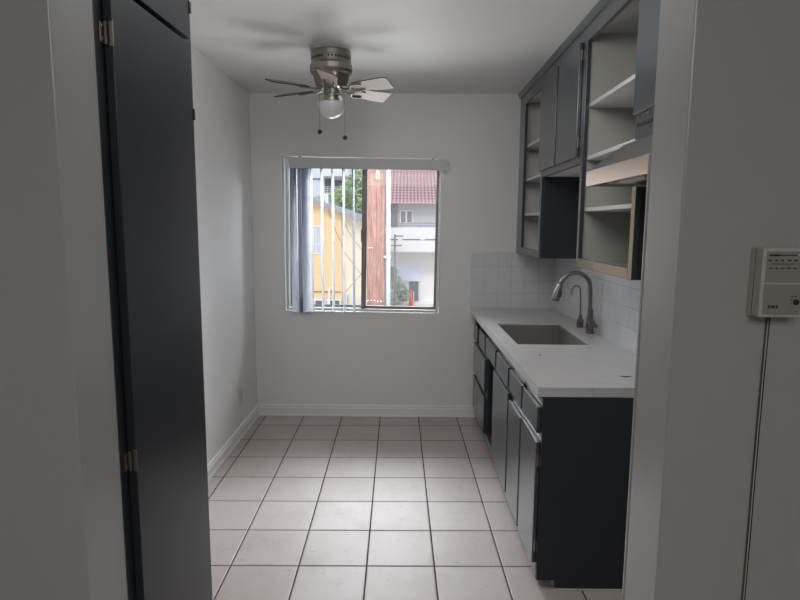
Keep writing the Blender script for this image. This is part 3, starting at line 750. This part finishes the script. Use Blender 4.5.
# house behind
HB = thing('apartment_house', 'pale bluish apartment house with balconies far behind the orange building', 'building', (-7, 37, GZ))
HYY = 34.
obj('wall', bx(-14, -3.3, HYY, HYY + 6, GZ, 5.6), M['house'], HB)
for z0, z1 in ((4.25, 4.50), (2.9, 3.25)): obj('balcony', bx(-4.85, -3.2, HYY - .9, HYY, z0, z1), M['white'], HB)
obj('window', bx(-4.70, -4.25, HYY - .03, HYY - .001, 3.25, 4.18), M['shut'], HB)
obj('window', bx(-4.12, -3.55, HYY - .03, HYY - .001, 3.30, 4.10), M['pane'], HB)
obj('railing', bxs([(-4.85, -3.2, HYY - .92, HYY - .90, z, z + .02) for z in (3.35, 3.45, 3.55, 3.65)] + [(-4.85 + k * .2, -4.83 + k * .2, HYY - .92, HYY - .9, 3.25, 3.67) for k in range(9)]), M['white'], HB)
obj('ledge', bx(-14, -4.9, HYY - .05, HYY, 4.13, 4.19), M['shut'], HB)

def foliage(blobs, n, size, seed):
    rnd = random.Random(seed); bm = bmesh.new()
    for (cx_, cy_, cz_, r) in blobs:
        for k in range(n):
            d = Vector((rnd.gauss(0, 1), rnd.gauss(0, 1), rnd.gauss(0, 1))).normalized() * r * (rnd.uniform(.25, 1) ** .5) * rnd.uniform(.85, 1.12)
            p = Vector((cx_, cy_, cz_)) + d; s = size * rnd.uniform(.6, 1.4)
            u = Vector((rnd.gauss(0, 1), rnd.gauss(0, 1), rnd.gauss(0, 1))).normalized(); w = u.orthogonal().normalized()
            bm.faces.new([bm.verts.new(p + u * s), bm.verts.new(p + w * s * .5), bm.verts.new(p - u * s), bm.verts.new(p - w * s * .5)])
    me_ = bm; return me_
def tree(label, x, y, blobs, n, size, m, seed, name='tree', cat='tree', th=1.):
    t = thing(name, label, cat, (x, y, GZ))
    f = obj('foliage', foliage(blobs, n, size, seed), M[m], t)
    b = bmesh.new(); zt = min(bb[2] for bb in blobs)
    tube(smooth_path([(x, y, GZ), (x + .05, y, (GZ + zt) / 2), (x - .04, y, zt)], 3), .09 * th, 8, bm=b)
    for bb in blobs: tube([(x, y, zt - .4 * th), ((x + bb[0]) / 2 + .05, y, (zt + bb[2]) / 2), (bb[0], bb[1], bb[2])], .03 * th, 6, bm=b)
    obj('trunk', b, M['bark'], t, smooth=True)
tree('leafy green tree rising behind the orange roof', -2.2, 24.4, [(-2.75, 24, 2.55, .5), (-2.2, 24.2, 2.9, .6), (-1.95, 24, 2.3, .6), (-2.45, 24.3, 2.1, .6), (-1.8, 24.2, 3.45, .55), (-1.5, 24.2, 2.6, .6)], 900, .065, 'leaf', 3)
tree('small pale green treetop at the far left behind the orange roof', -3.75, 24.8, [(-3.75, 24.8, 2.45, .32), (-3.45, 24.9, 2.3, .28)], 500, .05, 'leaf', 5, th=.6)

# right building with red roof
RB = thing('red_roofed_building', 'pale two-storey building with a red tiled roof, seen right of the pole', 'building', (3, 32, GZ))
RY = 28.
def roofbm(z0, y0, z1, y1, xa=-2.2, xb=9.):
    bm = bmesh.new()
    vs = [bm.verts.new(p) for p in ((xa, y0, z0), (xb, y0, z0), (xb, y1, z1), (xa, y1, z1))]; bm.faces.new(vs)
    bmesh.ops.solidify(bm, geom=bm.faces, thickness=.08); return bm
obj('upper_wall', bx(-2., 8.8, RY, RY + 7, 1.44, 2.62), M['bwall2'], RB)
obj('roof', roofbm(2.66, RY - .45, 3.64, RY + 1.2), M['redroof'], RB)
obj('roof', roofbm(3.58, RY + 1.15, 5.6, RY + 4.4), M['redroof'], RB)
obj('gutter', bxs([(-2.2, 9, RY - .52, RY - .44, 2.56, 2.68)]), M['redroof'], RB)
obj('upper_gutter', bxs([(-2.2, 9, RY + 1.10, RY + 1.2, 3.52, 3.58)]), M['shut'], RB)
obj('shutter_panel', bx(-.95, -.39, RY - .06, RY - .001, 1.45, 2.52), M['shut'], RB)
for a, b in ((-.235, .01), (.06, .31)):
    q = obj('window', bxs(framel(a - .02, b + .02, 1.64, 2.23, RY - .04, RY - .001, .03, .03, .03, .03)), M['bwall'], RB)
    obj('pane', bx(a + .01, b - .01, RY - .02, RY - .0015, 1.67, 2.20), M['pane'], q)
obj('railing', bxs([(-1.9, 8.7, RY - 1.02, RY - 1.0, 1.62, 1.65), (-1.9, 8.7, RY - 1.02, RY - 1.0, 1.50, 1.53)] + [(-1.9 + k * .85, -1.88 + k * .85, RY - 1.02, RY - 1.0, 1.40, 1.65) for k in range(13)]), M['shut'], RB)
obj('parapet', bx(-2.1, 8.9, RY - 1.0, RY - .0005, .85, 1.42), M['white'], RB)
obj('pipe_line', bxs([(-1.2 + k * 1.05, -.35 + k * 1.05, RY - 1.04, RY - 1.001, .86, .90) for k in range(8)]), M['shut'], RB)
obj('band', bx(-2.1, 8.9, RY - 1.02, RY - .0005, .30, .845), M['white'], RB)
obj('lower_wall', bx(-2., 8.8, RY, RY + 7, GZ, 1.439), M['bwall'], RB)
obj('awning_panel', bx(-.47, .67, RY - .12, RY - .001, -1.16, -.33), M['garage'], RB)
obj('doorway', bx(.20, .65, RY - .05, RY - .001, GZ + .1, -1.161), M['pane'], RB)
obj('curb_ledge', bx(-2., 8.8, RY - .8, RY - .0005, GZ, GZ + .10), M['white'], RB)
obj('wall_lamp', bx(.02, .08, RY - .15, RY - .0005, .02, .2), M['white'], RB)
# far pole
FP = thing('far_utility_pole', 'slim grey utility pole with two crossarms in front of the pale building', 'pole', (-.459, 25.2, GZ))
k_ = 26.5 / 28.
obj('post', tube([(-.459, 25.2, GZ), (-.459, 25.2, 1.14)], .043, 8), M['upole'], FP)
obj('crossarm', bx(-.47, -.086, 25.12, 25.18, 1.04, 1.10), M['upole'], FP)
obj('crossarm', bx(-.637, -.149, 25.12, 25.18, .635, .69), M['upole'], FP)
tree('grey-green bush at the foot of the far pale building', -.5, 26.2, [(-.42, 26.2, -1.80, .42), (-.2, 26.2, -1.42, .36), (-.5, 26.2, -1.05, .36), (-.08, 26.2, -1.7, .3), (-.58, 26.2, -.55, .25)], 420, .045, 'leaf2', 9, 'bush', 'bush', .4)
# cone and post
def cone():
    t = thing('traffic_cone', 'orange traffic cone standing in front of the dark doorway', 'cone', (.27, 26.9, GZ))
    obj('base', bx(.27 - .10, .27 + .10, 26.7, 26.9 + .10, GZ, GZ + .03), M['cone'], t)
    obj('body', lathe([(.11, GZ + .03), (.028, GZ + .78), (.02, GZ + .79)], .27, 26.9, 20), M['cone'], t, smooth=True)
cone()
tag(obj('bollard', lathe([(.03, GZ), (.03, GZ + .68), (.02, GZ + .7)], .398, 27.15, 12), M['post']), 'thin yellow post just right of the orange cone', 'post')

for o in bpy.data.objects:
    c = o.get('category'); n = o.name.split('.')[0]
    if c and n in ('wall_cabinet', 'base_cabinet', 'wall_outlet'):
        o['group'] = {'wall_cabinet': 'wall cabinets along the right wall', 'base_cabinet': 'base cabinets under the worktop', 'wall_outlet': 'white power outlets'}[n]
# ------------------------------------------------------------------ light
w = bpy.data.worlds.new('overcast_sky'); SC.world = w; w.use_nodes = True
t = NT(w) if False else None
wn = w.node_tree; bg = wn.nodes['Background']
tc = wn.nodes.new('ShaderNodeTexCoord'); sx = wn.nodes.new('ShaderNodeSeparateXYZ'); wn.links.new(tc.outputs['Generated'], sx.inputs[0])
cr = wn.nodes.new('ShaderNodeValToRGB'); wn.links.new(sx.outputs[2], cr.inputs[0])
cr.color_ramp.elements[0].position = 0; cr.color_ramp.elements[0].color = (.86, .91, 1, 1); cr.color_ramp.elements[1].position = .6; cr.color_ramp.elements[1].color = (.72, .83, 1, 1)
wn.links.new(cr.outputs[0], bg.inputs[0]); bg.inputs[1].default_value = 1.45
def area(name, loc, target, sx_, sy_, power, col=(1, 1, 1)):
    l = bpy.data.lights.new(name, 'AREA'); l.shape = 'RECTANGLE'; l.size = sx_; l.size_y = sy_; l.energy = power; l.color = col
    o = bpy.data.objects.new(name, l); COL.objects.link(o); o.location = loc
    o.rotation_euler = (Vector(target) - Vector(loc)).to_track_quat('-Z', 'Y').to_euler(); return o
area('sky_light_over_window', (-.3, D + 3.4, 4.25), (-.3, D, 1.5), 7.5, 2.6, 1600, (.93, .965, 1.))
area('ground_bounce_below_window', (-.3, D + 3., -1.1), (-.3, D, 1.6), 6., 2.4, 430, (1., .985, .97))
area('kitchen_fill_back_wall', (-.05, 1.70, 2.40), (-.25, 4.3, 1.65), 1.3, .30, 6.5, (1., .98, .96))  # added fill lamp out of frame, tilted to brighten the back wall
area('kitchen_fill_down', (.0, 2.0, HC - .03), (.0, 2.3, 0), 1.2, 1.2, 13, (.985, .99, 1.))  # second added fill, unseen overhead, lifts the kitchen's overall brightness
area('hall_fill', (0, -1.2, HC - .12), (0, -.6, 0), 1.6, 1.2, 21, (1., .99, .97))  # fill lamp added behind the camera for extra ambient brightness
sun = bpy.data.lights.new('hazy_sun', 'SUN'); sun.energy = 1.6; sun.angle = .2; sun.color = (1, .96, .9)
so = bpy.data.objects.new('hazy_sun', sun); COL.objects.link(so); so.rotation_euler = Vector((.25, .65, -.75)).to_track_quat('-Z', 'Y').to_euler()

# ------------------------------------------------------------------ camera
f_px, yaw, pitch, roll = 577.0, -.00877, .12984, .00589
f = Vector((math.sin(yaw), math.cos(yaw), 0)); r = Vector((math.cos(yaw), -math.sin(yaw), 0)); u = Vector((0, 0, 1))
f2 = f * math.cos(pitch) - u * math.sin(pitch); u2 = u * math.cos(pitch) + f * math.sin(pitch)
r3 = r * math.cos(roll) + u2 * math.sin(roll); u3 = u2 * math.cos(roll) - r * math.sin(roll)
cam = bpy.data.cameras.new('camera'); co = bpy.data.objects.new('camera', cam); COL.objects.link(co)
Mx = Matrix((r3, u3, -f2)).transposed().to_4x4(); Mx.translation = (0, 0, 1.56); co.matrix_world = Mx
cam.sensor_width = 36; cam.lens = f_px / 800 * 36; cam.clip_start = .02; cam.clip_end = 300
SC.camera = co
vs = SC.view_settings; vs.view_transform = 'Standard'; vs.look = 'None'; vs.exposure = 0.; vs.gamma = 1; vs.use_curve_mapping = False
